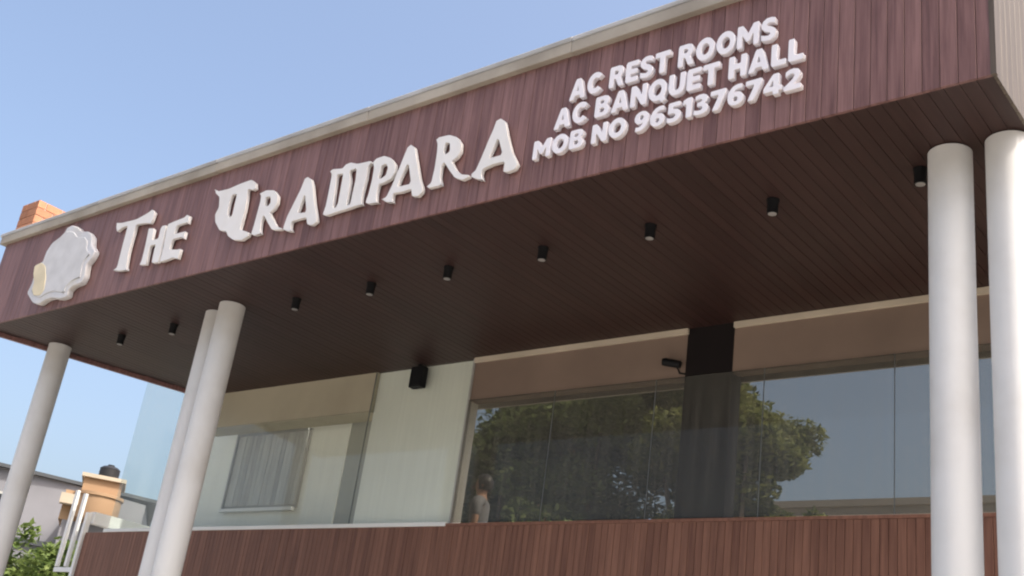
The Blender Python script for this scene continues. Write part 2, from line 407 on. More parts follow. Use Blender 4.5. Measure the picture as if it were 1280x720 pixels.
# storey below
hbox('lower_wall', M['plaster'], LX0+.05, LX1-.02, 9.06, 9.22, 0, 2.497)
hbox('left_wall', M['plaster'], LX0+.05, LX0+.25, 9.245, 16.0, 0, Z_SILL-0.03)
hbox('floor_slab', M['floor_tile'], LX0+.26, LX1-.21, 9.25, 15.79, Z_FLOOR-0.2, Z_FLOOR)
hbox('rear_wall', M['plaster'], LX0+.26, LX1-.02, 15.8, 16.0, 0, Z_FLOOR+0.9)
hbox('right_wall', M['plaster'], LX1-.20, LX1-.021, 9.25, 15.79, 0, Z_FLOOR+0.9)

# plaster beam over the glass, its cream top strip and the dark pillar across it
hbox('beam', M['bulkhead_olive'], -13.58, -10.07, 9.075, 9.40, Z_BLK, Z_SOF+0.08)
hbox('beam', M['bulkhead'], -8.434, LX1-.19, 9.068, 9.20, Z_BLK, Z_SOF+0.08)
hbox('roof_edge', M['plaster'], -13.6, LX1-.15, 9.405, 9.43, Z_BLK+.02, Z_TOP+0.028)
for x0, x1 in ((-8.43, -5.60), (-5.085, LX1-.2)):
    hbox('beam_trim', M['trim'], x0, x1, 9.03, 9.066, Z_SOF-0.062, Z_SOF-0.002, 0.004)
hbox('pillar', M['pillar'], -5.61, -5.09, 9.0625, 9.25, Z_FLOOR, Z_SOF+0.02)
# white stair room standing on the terrace behind the clear glass
hbox('stair_room', M['white_wall'], -14.15, -11.0, 9.62, 10.6, Z_FLOOR, Z_TOP-0.06)
hbox('stair_room_shade_band', M['recess_shade'], -10.995, -9.9, 9.632, 10.59, Z_FLOOR, Z_TOP-0.2)  # almost flush strip, its grey painted as the shade of a deeper recess
hbox('tall_panel', M['white_wall'], -10.06, -8.455, 9.12, 9.24, Z_FLOOR, Z_SOF+0.06)
w = hbox('window_frame', M['frame_grey'], -13.28, -11.74, 9.585, 9.619, 2.63+E, 3.72+E)
box('window_frame_bar', M['frame_grey'], -0.77, 0.755, -0.06, -0.036, 1.05, 1.09, w); box('window_sill', M['sill'], -0.80, 0.76, -0.07, -0.016, -0.045, -0.002, w)
for sx in (-0.77,): box('window_frame_bar', M['frame_grey'], sx, sx+0.03, -0.06, -0.036, 0.0, 1.048, w)
for i in range(18):
    box('blind_slat', M['blind'], -0.735+i*0.0825, -0.735+i*0.0825+0.078, -0.035+random.uniform(-.003,.003), -0.018, 0.04, 1.05, w)

# glass panes with thin dark joints
zg0 = Z_SILL + 0.0
def pane(x0, x1, z1, m, name='glass_pane'):
    hbox(name, M[m], x0+0.004, x1-0.004, 9.052, 9.060, zg0+0.014, z1)
xs = [-8.45, -7.2, -5.93, -4.74, -3.5, -2.25, -1.2]
for a, b in zip(xs, xs[1:]): pane(a, b, Z_BLK+0.004, 'tint', 'tinted_pane')
for x in xs[1:-1]: hbox('glass_joint', M['joint'], x-0.0025, x+0.0025, 9.049, 9.061, zg0, Z_BLK+0.004)
xs = [-12.3, -11.2, -10.06, -8.454]
for a, b in zip([-13.6]+xs, xs): pane(a, b, Z_BLK+0.004 if b < -9 else Z_SOF-0.012, 'clear')
pane(-15.19, -13.6, Z_TOP-0.05, 'clear')
for x in (-13.6, -10.06): hbox('glass_joint', M['joint'], x-0.0035, x+0.0035, 9.049, 9.061, zg0+.013, Z_SOF-0.012)
hbox('side_pane', M['clear'], -15.19, -15.182, 9.062, 12.2, Z_SILL-0.028, Z_TOP-0.05)
hbox('edge_trim', M['frame_grey'], -8.452, -8.436, 9.045, 9.10, zg0, Z_SOF-0.01)

# ------------------------------------------------------------------ signs
def chaikin(r, k=1):
    for _ in range(k):
        o = []
        for i in range(len(r)):
            a, b = Vector(r[i]), Vector(r[(i+1) % len(r)])
            o += [a*.90 + b*.10, a*.10 + b*.90]
        r = o
    return r
def curve_from_rings(rings, extrude, bevel, offset=0.0):
    c = bpy.data.curves.new('tmp', 'CURVE'); c.dimensions = '2D'; c.fill_mode = 'BOTH'
    c.extrude = extrude; c.offset = offset; c.bevel_depth = bevel; c.bevel_resolution = 1
    for r in rings:
        s = c.splines.new('POLY'); s.points.add(len(r)-1)
        for p, q in zip(s.points, r): p.co = (q[0], q[1], 0, 1)
        s.use_cyclic_u = True
    return c
def to_meshes(curves, names, m):
    """evaluate flat curves to meshes, turned upright to face the street (-Y)"""
    obs = []
    for c in curves:
        o = bpy.data.objects.new('tmp', c); COL.objects.link(o); obs.append(o)
    bpy.context.view_layer.update()
    dg = bpy.context.evaluated_depsgraph_get()
    out = []
    for o, nme in zip(obs, names):
        me = bpy.data.meshes.new_from_object(o.evaluated_get(dg), depsgraph=dg); me.name = nme
        me.transform(Matrix(((1,0,0,0),(0,0,-1,0),(0,1,0,0),(0,0,0,1))))
        me.materials.clear(); me.materials.append(m)
        out.append(me)
    for o in obs: bpy.data.objects.remove(o)
    return out
GLYPHS = [
    ('T', [[(-11.531, 5.098), (-11.405, 5.072), (-11.1, 5.058), (-10.899, 5.095), (-10.821, 5.126), (-10.745, 5.071), (-10.749, 4.971), (-10.773, 4.919), (-10.856, 4.945), (-11.072, 4.97), (-11.064, 4.872), (-11.062, 4.656), (-11.028, 4.452), (-10.979, 4.384), (-11.161, 4.399), (-11.307, 4.436), (-11.232, 4.472), (-11.249, 4.69), (-11.261, 4.925), (-11.261, 4.988), (-11.366, 4.99), (-11.46, 4.948), (-11.513, 5.022)]]),
    ('H', [[(-10.791, 4.88), (-10.662, 4.855), (-10.644, 4.707), (-10.532, 4.701), (-10.54, 4.815), (-10.516, 4.856), (-10.436, 4.852), (-10.41, 4.7), (-10.391, 4.511), (-10.382, 4.37), (-10.528, 4.391), (-10.55, 4.562), (-10.547, 4.618), (-10.643, 4.624), (-10.633, 4.488), (-10.618, 4.385), (-10.768, 4.408), (-10.746, 4.463), (-10.758, 4.645)]]),
    ('E', [[(-10.415, 4.855), (-10.288, 4.868), (-10.114, 4.88), (-10.076, 4.905), (-10.014, 4.877), (-10.006, 4.766), (-10.049, 4.79), (-10.221, 4.787), (-10.222, 4.698), (-10.083, 4.696), (-10.012, 4.694), (-10.003, 4.582), (-10.073, 4.618), (-10.226, 4.624), (-10.235, 4.517), (-10.086, 4.489), (-10.014, 4.487), (-10.016, 4.347), (-10.13, 4.385), (-10.26, 4.375), (-10.367, 4.372), (-10.37, 4.5), (-10.393, 4.697)]]),
    ('U', [[(-9.679, 5.126), (-9.586, 5.085), (-9.412, 5.075), (-9.214, 5.094), (-9.043, 5.1), (-8.954, 5.041), (-8.921, 4.956), (-8.98, 4.946), (-9.057, 4.977), (-9.039, 4.898), (-9.016, 4.752), (-9.019, 4.626), (-9.022, 4.519), (-8.965, 4.499), (-8.851, 4.452), (-8.851, 4.402), (-8.954, 4.368), (-9.11, 4.404), (-9.215, 4.468), (-9.265, 4.528), (-9.39, 4.565), (-9.507, 4.685), (-9.549, 4.785), (-9.515, 4.87), (-9.551, 4.99), (-9.639, 5.056)], [(-9.319, 4.966), (-9.244, 4.961), (-9.241, 4.838), (-9.235, 4.721), (-9.266, 4.705), (-9.321, 4.764), (-9.328, 4.857)]]),
    ('R', [[(-8.853, 4.889), (-8.737, 4.908), (-8.606, 4.879), (-8.517, 4.796), (-8.501, 4.705), (-8.535, 4.638), (-8.586, 4.614), (-8.503, 4.527), (-8.426, 4.438), (-8.33, 4.399), (-8.337, 4.369), (-8.406, 4.377), (-8.498, 4.4), (-8.587, 4.489), (-8.683, 4.595), (-8.693, 4.535), (-8.676, 4.439), (-8.644, 4.389), (-8.749, 4.385), (-8.825, 4.412), (-8.814, 4.522), (-8.809, 4.658), (-8.805, 4.783), (-8.814, 4.843)], [(-8.716, 4.81), (-8.652, 4.801), (-8.627, 4.735), (-8.655, 4.707), (-8.703, 4.73)]]),
    ('A', [[(-8.16, 4.902), (-8.115, 4.917), (-8.046, 4.876), (-7.999, 4.792), (-7.917, 4.592), (-7.838, 4.433), (-7.811, 4.357), (-7.879, 4.324), (-7.962, 4.352), (-7.999, 4.433), (-8.128, 4.433), (-8.201, 4.433), (-8.194, 4.374), (-8.155, 4.321), (-8.225, 4.327), (-8.32, 4.368), (-8.321, 4.411), (-8.302, 4.516), (-8.246, 4.651), (-8.189, 4.786)], [(-8.097, 4.698), (-8.023, 4.509), (-8.14, 4.524), (-8.119, 4.612)]]),
    ('M', [[(-7.801, 4.896), (-7.751, 4.917), (-7.613, 4.891), (-7.576, 4.925), (-7.504, 4.93), (-7.403, 4.891), (-7.221, 4.878), (-7.197, 4.841), (-7.24, 4.816), (-7.231, 4.68), (-7.243, 4.544), (-7.236, 4.453), (-7.203, 4.404), (-7.309, 4.409), (-7.361, 4.404), (-7.476, 4.4), (-7.584, 4.398), (-7.692, 4.389), (-7.764, 4.415), (-7.746, 4.513), (-7.75, 4.685), (-7.758, 4.846)], [(-7.665, 4.821), (-7.591, 4.814), (-7.584, 4.662), (-7.576, 4.505), (-7.596, 4.46), (-7.629, 4.485), (-7.646, 4.662)], [(-7.493, 4.824), (-7.411, 4.828), (-7.394, 4.704), (-7.397, 4.564), (-7.397, 4.46), (-7.435, 4.454), (-7.441, 4.588), (-7.45, 4.717)]]),
    ('P', [[(-7.197, 4.852), (-7.153, 4.886), (-7.049, 4.889), (-6.952, 4.844), (-6.873, 4.762), (-6.851, 4.674), (-6.893, 4.602), (-6.988, 4.576), (-7.04, 4.578), (-7.046, 4.5), (-7.033, 4.416), (-6.993, 4.38), (-7.13, 4.393), (-7.189, 4.419), (-7.17, 4.514), (-7.162, 4.65), (-7.167, 4.777)], [(-7.058, 4.772), (-7.008, 4.781), (-6.976, 4.731), (-6.985, 4.665), (-7.045, 4.644), (-7.068, 4.67), (-7.054, 4.722)]]),
    ('A', [[(-6.763, 4.901), (-6.718, 4.924), (-6.659, 4.881), (-6.601, 4.737), (-6.51, 4.514), (-6.457, 4.422), (-6.453, 4.369), (-6.501, 4.333), (-6.586, 4.352), (-6.612, 4.43), (-6.733, 4.424), (-6.823, 4.435), (-6.819, 4.383), (-6.798, 4.338), (-6.9, 4.36), (-6.985, 4.416), (-6.918, 4.431), (-6.875, 4.53), (-6.828, 4.683), (-6.792, 4.811)], [(-6.71, 4.712), (-6.633, 4.502), (-6.786, 4.507), (-6.763, 4.586)]]),
    ('R', [[(-6.413, 4.886), (-6.373, 4.91), (-6.245, 4.901), (-6.141, 4.849), (-6.079, 4.773), (-6.068, 4.678), (-6.11, 4.623), (-6.153, 4.607), (-6.088, 4.513), (-6.015, 4.453), (-5.923, 4.426), (-5.919, 4.392), (-6.0, 4.376), (-6.1, 4.425), (-6.18, 4.515), (-6.254, 4.609), (-6.27, 4.589), (-6.266, 4.483), (-6.227, 4.387), (-6.292, 4.385), (-6.394, 4.388), (-6.428, 4.42), (-6.376, 4.45), (-6.367, 4.586), (-6.373, 4.748), (-6.385, 4.832)], [(-6.273, 4.813), (-6.233, 4.799), (-6.217, 4.722), (-6.258, 4.703), (-6.281, 4.745)]]),
    ('A', [[(-5.72, 4.896), (-5.664, 4.909), (-5.606, 4.864), (-5.55, 4.707), (-5.478, 4.536), (-5.421, 4.447), (-5.391, 4.396), (-5.418, 4.347), (-5.499, 4.336), (-5.555, 4.355), (-5.554, 4.448), (-5.676, 4.453), (-5.775, 4.435), (-5.782, 4.396), (-5.751, 4.323), (-5.815, 4.34), (-5.906, 4.387), (-5.911, 4.426), (-5.866, 4.454), (-5.827, 4.56), (-5.781, 4.703), (-5.742, 4.81)], [(-5.662, 4.694), (-5.596, 4.538), (-5.724, 4.538), (-5.692, 4.616)]]),
    ('emblem', [[(-12.639, 5.227), (-12.536, 5.235), (-12.39, 5.188), (-12.27, 5.101), (-12.09, 5.066), (-11.975, 4.982), (-11.927, 4.859), (-11.805, 4.758), (-11.836, 4.677), (-11.907, 4.62), (-11.868, 4.459), (-11.898, 4.379), (-12.079, 4.365), (-12.145, 4.324), (-12.133, 4.245), (-12.273, 4.232), (-12.479, 4.28), (-12.629, 4.277), (-12.76, 4.235), (-12.924, 4.277), (-13.142, 4.434), (-13.099, 4.553), (-13.103, 4.644), (-13.177, 4.803), (-12.999, 4.827), (-12.984, 4.971), (-12.911, 5.068), (-12.752, 5.121), (-12.67, 5.169)]]),
    ('emblem_band', [[(-13.143, 4.787), (-13.005, 4.81), (-12.878, 4.751), (-12.762, 4.571), (-12.715, 4.404), (-12.774, 4.342), (-12.928, 4.366), (-13.007, 4.449), (-13.022, 4.559), (-13.108, 4.681)]]),
]

name_sign = empty('name_sign', (-9.4, 5.955, 5.9), 'large cream raised letters spelling the hall name along the fascia', 'sign')
curves, locs = [], []
for ch, rings in GLYPHS[:11]:
    ox = sum(p[0] for p in rings[0]) / len(rings[0])
    oz = min(p[1] for p in rings[0])
    rr = [chaikin([(x-ox, z-oz) for x, z in r], 1) for r in rings]
    curves.append(curve_from_rings(rr, 0.018, 0.0015, -0.011)); locs.append((ox+9.4, 0, oz+E-5.9))
for me, l in zip(to_meshes(curves, ['letter']*len(curves), M['letter']), locs):
    link('letter', me, name_sign, l)

emblem = empty('emblem', (-12.6, 5.95, 5.95), 'pale jagged shield shaped emblem at the left end of the fascia', 'emblem')
rings = [chaikin([(x+12.6, z+E-5.95) for x, z in r], 1) for r in GLYPHS[11][1]]
band = [chaikin([(x+12.6, z+E-5.95) for x, z in r], 1) for r in GLYPHS[12][1]]
cx = sum(p[0] for p in rings[0])/len(rings[0]); cz = sum(p[1] for p in rings[0])/len(rings[0])
a, b, c = to_meshes([curve_from_rings(rings, 0.03, 0.008), curve_from_rings(band, 0.008, 0.004), curve_from_rings(rings, 0.004, 0.003, -0.075)],
                    ['plate', 'yellow_band', 'raised_panel'], M['emblem'])
b.materials.clear(); b.materials.append(M['emblem_yellow']); c.materials.clear(); c.materials.append(M['emblem_face'])
link('plate', a, emblem); link('yellow_band', b, emblem, (0, -0.043, 0)); link('raised_panel', c, emblem, (0, -0.041, 0))

LINES = [('AC REST ROOMS', -4.965, -3.155, 4.875, 0.195, 'short white line of raised capitals offering rest rooms, topmost of three lines'),
         ('AC BANQUET HALL', -5.085, -2.94, 4.635, 0.19, 'white line of raised capitals offering a banquet hall, middle of three lines'),
         ('MOB NO 9651376742', -5.265, -2.95, 4.405, 0.172, 'white line of raised mobile phone number digits, lowest of three lines')]
def ell(cx, cy, rx, ry, a0=0, a1=360, n=22):
    full = abs(a1 - a0) == 360
    return [(cx + rx*math.cos(rad(a0 + (a1-a0)*k/(n if full else n-1))), cy + ry*math.sin(rad(a0 + (a1-a0)*k/(n if full else n-1)))) for k in range(n)]
SIX = [[(.6,1.0),(.68,.98),(.66,.76),(.5,.78),(.36,.72),(.29,.6),(.44,.64),(.62,.6),(.74,.46),(.76,.3),(.7,.12),(.55,.01),(.37,-.02),(.2,.02),(.06,.14),(0,.34),(.01,.56),(.09,.77),(.24,.93),(.42,1.0)],
       [(.37,.43),(.29,.36),(.28,.27),(.34,.19),(.42,.19),(.48,.27),(.47,.37)]]
BLOCK = {                                     # heavy block capitals and figures, cap height 1
'T': [[(0,1),(0,.74),(.26,.74),(.26,0),(.54,0),(.54,.74),(.8,.74),(.8,1)]],
'L': [[(0,0),(0,1),(.28,1),(.28,.26),(.68,.26),(.68,0)]],
'E': [[(0,0),(0,1),(.7,1),(.7,.76),(.28,.76),(.28,.62),(.64,.62),(.64,.39),(.28,.39),(.28,.24),(.7,.24),(.7,0)]],
'H': [[(0,0),(0,1),(.28,1),(.28,.63),(.56,.63),(.56,1),(.84,1),(.84,0),(.56,0),(.56,.37),(.28,.37),(.28,0)]],
'N': [[(0,0),(0,1),(.27,1),(.59,.48),(.59,1),(.86,1),(.86,0),(.6,0),(.27,.52),(.27,0)]],
'M': [[(0,0),(0,1),(.28,1),(.525,.58),(.77,1),(1.05,1),(1.05,0),(.79,0),(.79,.55),(.6,.22),(.45,.22),(.26,.55),(.26,0)]],
'A': [[(0,0),(.33,1),(.63,1),(.96,0),(.67,0),(.62,.17),(.34,.17),(.29,0)], [(.41,.40),(.48,.66),(.55,.40)]],
'O': [ell(.475,.495,.475,.52), ell(.475,.495,.20,.25)],
'Q': [ell(.475,.495,.475,.52,-30,285,22) + [(.62,-.01),(.74,-.15),(.96,-.02),(.84,.12)], ell(.475,.495,.20,.25)],
'C': [ell(.475,.495,.475,.52,38,322,22) + ell(.475,.495,.20,.25,318,42,14)],
'U': [[(0,1),(.28,1),(.28,.38),(.33,.27),(.42,.24),(.51,.27),(.56,.38),(.56,1),(.84,1),(.84,.34),(.76,.12),(.6,.0),(.42,-.02),(.24,0),(.08,.12),(0,.34)]],
'B': [[(0,0),(0,1),(.5,1),(.68,.95),(.76,.82),(.76,.66),(.64,.53),(.76,.45),(.82,.28),(.76,.1),(.62,.0)], [(.27,.63),(.27,.79),(.44,.79),(.49,.71),(.44,.63)], [(.27,.21),(.27,.42),(.47,.42),(.53,.31),(.47,.21)]],
'R': [[(0,0),(0,1),(.5,1),(.7,.94),(.78,.75),(.74,.56),(.62,.45),(.84,0),(.54,0),(.36,.38),(.27,.38),(.27,0)], [(.27,.59),(.27,.78),(.44,.78),(.5,.68),(.44,.59)]],
'S': [[(.04,.05),(.04,.32),(.2,.25),(.38,.22),(.46,.26),(.44,.33),(.2,.43),(.05,.56),(.02,.74),(.1,.91),(.28,1.01),(.5,1.01),(.68,.95),(.68,.69),(.52,.76),(.36,.78),(.29,.73),(.33,.66),(.56,.57),(.72,.44),(.75,.26),(.66,.09),(.48,-.01),(.24,-.01)]],
'1': [[(0,.66),(0,.9),(.22,1),(.45,1),(.45,0),(.17,0),(.17,.7)]],
'7': [[(0,1),(.75,1),(.75,.8),(.4,0),(.1,0),(.42,.75),(0,.75)]],
'4': [[(.42,1),(.7,1),(.7,.4),(.84,.4),(.84,.17),(.7,.17),(.7,0),(.43,0),(.43,.17),(0,.17),(0,.38)], [(.25,.40),(.43,.40),(.43,.68)]],
'2': [[(0,0),(0,.2),(.36,.5),(.45,.64),(.42,.75),(.32,.77),(.18,.72),(.06,.63),(.06,.9),(.22,.99),(.42,1.01),(.62,.95),(.72,.8),(.7,.6),(.58,.42),(.42,.25),(.76,.25),(.76,0)]],
'3': [[(.04,.04),(.04,.29),(.2,.23),(.36,.22),(.45,.28),(.43,.38),(.32,.42),(.18,.42),(.18,.62),(.32,.62),(.41,.66),(.41,.74),(.33,.78),(.2,.77),(.08,.72),(.08,.95),(.26,1.01),(.48,1.0),(.64,.92),(.7,.76),(.65,.61),(.54,.53),(.68,.45),(.74,.28),(.67,.1),(.5,.0),(.24,-.01)]],
'5': [[(.04,.04),(.04,.29),(.2,.23),(.36,.22),(.46,.3),(.43,.41),(.3,.45),(.06,.44),(.08,1),(.68,1),(.68,.77),(.33,.77),(.32,.66),(.5,.65),(.66,.56),(.74,.38),(.7,.17),(.56,.03),(.34,-.02),(.18,-.01)]],
'6': SIX,
'9': [[(.76-x, .98-y) for x, y in r] for r in SIX]}
chars = sorted(BLOCK)
fc = [curve_from_rings([chaikin(r) for r in BLOCK[c]], 0.10, 0.010, -0.018) for c in chars]
glyph = {}
for ch, me in zip(chars, to_meshes(fc, ['letter']*len(chars), M['letter_white'])):
    glyph[ch] = (me, max(p[0] for p in BLOCK[ch][0]))
for body, xa, xb, zb, hcap, lab in LINES:
    root = empty('information_line', (xa, 5.968, zb+E), lab, 'sign', 'white lettering lines on the fascia')
    tot = sum(0.36 if ch == ' ' else glyph[ch][1] + 0.075 for ch in body) - 0.075
    k = (xb - xa) / tot; x = 0
    for ch in body:
        if ch == ' ': x += 0.36*k; continue
        o = link('letter', glyph[ch][0], root, (x, 0, random.uniform(-.003, .003)))
        o.scale = (k, 0.20, hcap)
        x += (glyph[ch][1] + 0.075)*k

# ------------------------------------------------------------------ lamps under the soffit
bm = bmesh.new(); add_lathe(bm, [(0.036, 0.0), (0.043, 0.002), (0.044, 0.09), (0.050, 0.115), (0.050, 0.122)], 20)
lamp_me = auto_smooth(finish(bm, 'body', M['black_metal']))
bm = bmesh.new(); add_lathe(bm, [(0.028, -0.004), (0.034, -0.0005)], 20)
lens_me = finish(bm, 'lens', M['lens'])
where = ['leftmost of the front row', 'second from the left in the front row', 'hidden',
         'first to the right of the left column pair', 'below the first letters of the large name', 'below the middle of the large name',
         'below the end of the large name', 'below the start of the phone number line', 'below the end of the phone number line', 'right beside the right column pair']
for i, x in enumerate((-12.49, -11.39, None, -9.17, -8.03, -6.98, -5.85, -4.73, -3.63, -2.50)):
    if x is None: continue
    d = empty('downlight', (x, 6.93, Z_SOF - 0.122), 'small black cylinder downlight under the soffit, ' + where[i], 'downlight', 'black downlights under the canopy')
    link('body', lamp_me, d); link('lens', lens_me, d)
# black speaker on the tall white panel, camera beside the pillar
sp_ = empty('wall_speaker', (-9.27, 9.03, Z_SOF-0.30), 'black box speaker hanging high in front of the tall white panel', 'speaker')
box('cabinet', M['black_metal'], -0.10, 0.10, -0.07, 0.03, 0, 0.26, sp_, 0.012)
box('grille', M['black_metal'], -0.085, 0.085, -0.076, -0.071, 0.02, 0.24, sp_)
box('bracket', M['black_metal'], -0.02, 0.02, -0.04, -0.01, 0.26, 0.296, sp_)
cc = empty('security_camera', (-5.63, 9.075, 3.78+E), 'small black camera on an arm at the left edge of the dark pillar', 'camera')
bm = bmesh.new(); add_tube(bm, [(-0.20, -0.10, 0.03), (-0.17, -0.09, 0.03), (-0.02, -0.05, 0.0)], [0.035, 0.042, 0.038], 14); link('housing', auto_smooth(finish(bm, 'housing', M['black_metal'])), cc)
bm = bmesh.new(); add_tube(bm, [(-0.06, -0.05, -0.01), (-0.05, 0.0, -0.07), (0.03, 0.0, -0.09)], [0.014]*3, 8); link('arm', finish(bm, 'arm', M['black_metal']), cc)

# terracotta upstand on the left front corner of the roof
br = empty('brick_upstand', (-14.30, 6.2, Z_TOP+0.05), 'small terracotta block upstand on the left front corner of the canopy roof', 'upstand')
box('core', M['mortar'], -0.44, -0.012, 0.012, 1.60, 0, 0.675, br)
bme = {}
def brick(x0, x1, y0, y1, z0, z1):
    box('brick', M['brick'], x0, x1, y0, y1, z0, z1, br, 0.006)
for r in range(6):
    z0 = 0.003 + r*0.113
    s = 0.12 if r % 2 else 0.0
    y = 0.0 - s
    while y < 1.6:
        ya, yb = max(y, 0.0), min(y+0.232, 1.62)
        if yb-ya > 0.03: brick(-0.012, 0.0, ya, yb, z0, z0+0.105)
        y += 0.242
    for xa, xb in (((-0.45, -0.345), (-0.335, -0.12), (-0.11, -0.013)) if r % 2 else ((-0.45, -0.235), (-0.225, -0.013))):
        brick(xa, xb, 0.0, 0.0115, z0, z0+0.105)

# white railing at the left end of the terrace
rl = empty('white_railing', (-15.72, 9.0, 1.5+E), 'white painted railing with upright posts at the left end of the low plank wall', 'railing')
def rbox(name, x0, x1, y0, y1, z0, z1): return box(name, M['white_paint'], x0+15.72, x1+15.72, y0-9, y1-9, z0-1.5, z1-1.5, rl, 0.008)
rbox('post', -15.765, -15.695, 8.97, 9.05, 0.9, 2.50)
rbox('post', -16.03, -15.96, 9.0, 9.05, 1.70, 2.80)
rbox('post', -16.28, -16.21, 9.0, 9.05, 1.70, 2.86)
rbox('bottom_rail', -16.3, -15.77, 9.01, 9.04, 1.62, 1.69)
rbox('top_rail', -15.77, -15.63, 9.051, 12.4, 2.34, 2.52)
for i in range(12):
    rbox('baluster', -15.72, -15.69, 9.30+i*.26, 9.335+i*.26, 1.5, 2.355)

# ------------------------------------------------------------------ trees
def leaf_cloud(clumps, n, size, seed, flat=0.5):
    """clumps: (centre, radius); many small folded leaves through the clumps"""
    rnd = random.Random(seed); verts, faces = [], []
    wts = [c[1]**2 for c in clumps]
    for _ in range(n):
        c, r = rnd.choices(clumps, wts)[0]
        d = Vector((rnd.gauss(0,1), rnd.gauss(0,1), rnd.gauss(0,1))).normalized()
        p = Vector(c) + Vector((d.x, d.y, d.z*0.8)) * r * (rnd.random()**0.45)
        a = Vector((rnd.uniform(-1,1), rnd.uniform(-1,1), rnd.uniform(-.5,.5))).normalized()
        b = a.cross(Vector((rnd.uniform(-.6,.6), rnd.uniform(-.6,.6), 1))).normalized()
        s = size * rnd.uniform(.6, 1.3); k = len(verts)
        nrm = a.cross(b)
        verts += [p - a*s, p + b*s*flat + nrm*s*.12, p + a*s, p - b*s*flat + nrm*s*.12]
        faces.append((k, k+1, k+2, k+3))
    return verts, faces
def crown_mesh(name, clumps, n, size, seed, m):
    v, f = leaf_cloud(clumps, n, size, seed)
    me = bpy.data.meshes.new(name); me.from_pydata(v, [], f); me.materials.append(m); return me
def make_tree(loc, h, r, label, cat, group, m, n, size, seed, trunk_h=None):
    rnd = random.Random(seed)
    t = empty('tree', loc, label, cat, group)
    th = trunk_h or h*0.45
    bm = bmesh.new()
    lean = (rnd.uniform(-.3,.3), rnd.uniform(-.3,.3))
    add_tube(bm, [(0,0,0), (lean[0]*.3, lean[1]*.3, th*.5), (lean[0], lean[1], th), (lean[0]*1.2, lean[1]*1.2, h*.8)], [h*.026, h*.02, h*.015, h*.004], 10)
    clumps = []
    nl = 12
    for i in range(nl):
        a = i*2.4 + rnd.uniform(-.4,.4); zz = th*.8 + (h*.93-th*.8)*(i/(nl-1))*rnd.uniform(.8,1.05)
        rr = r*rnd.uniform(.55,.95)*(1-.45*(i/(nl-1))**2)
        e = Vector((lean[0]+rr*math.cos(a), lean[1]+rr*math.sin(a), zz)); s0 = Vector((lean[0]*.8, lean[1]*.8, th*.65 + (zz-th*.8)*.5))
        add_tube(bm, [s0, s0.lerp(e,.5)+Vector((0,0,-.05*h*.3)), e], [h*.010, h*.007, h*.002], 6)
        clumps.append((e, r*rnd.uniform(.30,.48)))
        for _ in range(3):
            q = e + Vector((rnd.uniform(-1,1), rnd.uniform(-1,1), rnd.uniform(-.7,.8)))*r*.42
            clumps.append((q, r*rnd.uniform(.16,.3)))
    clumps.append((Vector((lean[0], lean[1], h*.72)), r*.5))
    link('trunk', finish(bm, 'trunk', M['bark'], True), t)
    link('crown', crown_mesh('crown', clumps, n, size, seed, m), t)
    return t
ST = 'trees behind the tinted glass'
make_tree((-20.4, 22.5, 0), 11.3, 2.3, 'pale olive tree at the left, behind the person and the tinted glass', 'tree', ST, M['leaf_mid'], 40000, 0.10, 3, 2.6)
make_tree((-15.9, 21.5, 0), 13.2, 2.9, 'dense olive tree behind the tinted glass, left of the dark pillar', 'tree', ST, M['leaf_mid'], 42000, 0.10, 5, 2.6)
make_tree((-12.9, 22.0, 0), 13.4, 2.6, 'dark green tree behind the tinted glass, right of the dark pillar', 'tree', ST, M['leaf_dark'], 42000, 0.095, 8, 2.6)
make_tree((-17.3, 20.4, 0), 9.2, 2.2, 'shorter leafy tree filling the gap under the olive crowns behind the tinted glass', 'tree', ST, M['leaf_mid'], 36000, 0.095, 21, 2.4)
make_tree((-14.6, 19.8, 0), 10.0, 2.2, 'shorter leafy tree just left of the dark pillar behind the tinted glass', 'tree', ST, M['leaf_mid'], 36000, 0.095, 25, 2.4)
make_tree((-12.4, 20.8, 0), 13.0, 2.3, 'shorter yellow green tree at the right edge of the trees behind the tinted glass', 'tree', ST, M['leaf_dark'], 36000, 0.095, 27, 2.2)
make_tree((-10.9, 19.8, 0), 9.9, 1.7, 'low bushy tree at the foot of the yellow green tree behind the tinted glass', 'tree', ST, M['leaf_dark'], 34000, 0.095, 33, 2.0)
make_tree((-25.3, 13.4, 0), 5.1, 1.5, 'small bright green tree beyond the single left column', 'tree', None, M['leaf_bright'], 7000, 0.10, 12, 2.6)
make_tree((-23.6, 13.2, 0), 4.3, 1.1, 'low bright green bush tree below the white railing posts', 'tree', None, M['leaf_bright'], 4500, 0.09, 14, 2.2)

# ------------------------------------------------------------------ neighbouring houses
def house_root(name, loc, rz, label): return empty(name, loc, label, 'house', None, rz)
def windows(root, xs_, zs_, w, h, y):
    for z in zs_:
        for x in xs_:
            f = box('window', M['frame_grey'], x-w/2, x+w/2, y-0.05, y-0.002, z, z+h, root)
            box('pane', M['window_dark'], -w/2+.07, w/2-.07, -0.035, -0.027, .07, h-.07, f)
            box('window_sill', M['cream_house'], -w/2-.08, w/2+.08, -0.11, -0.026, -.07, -.003, f)
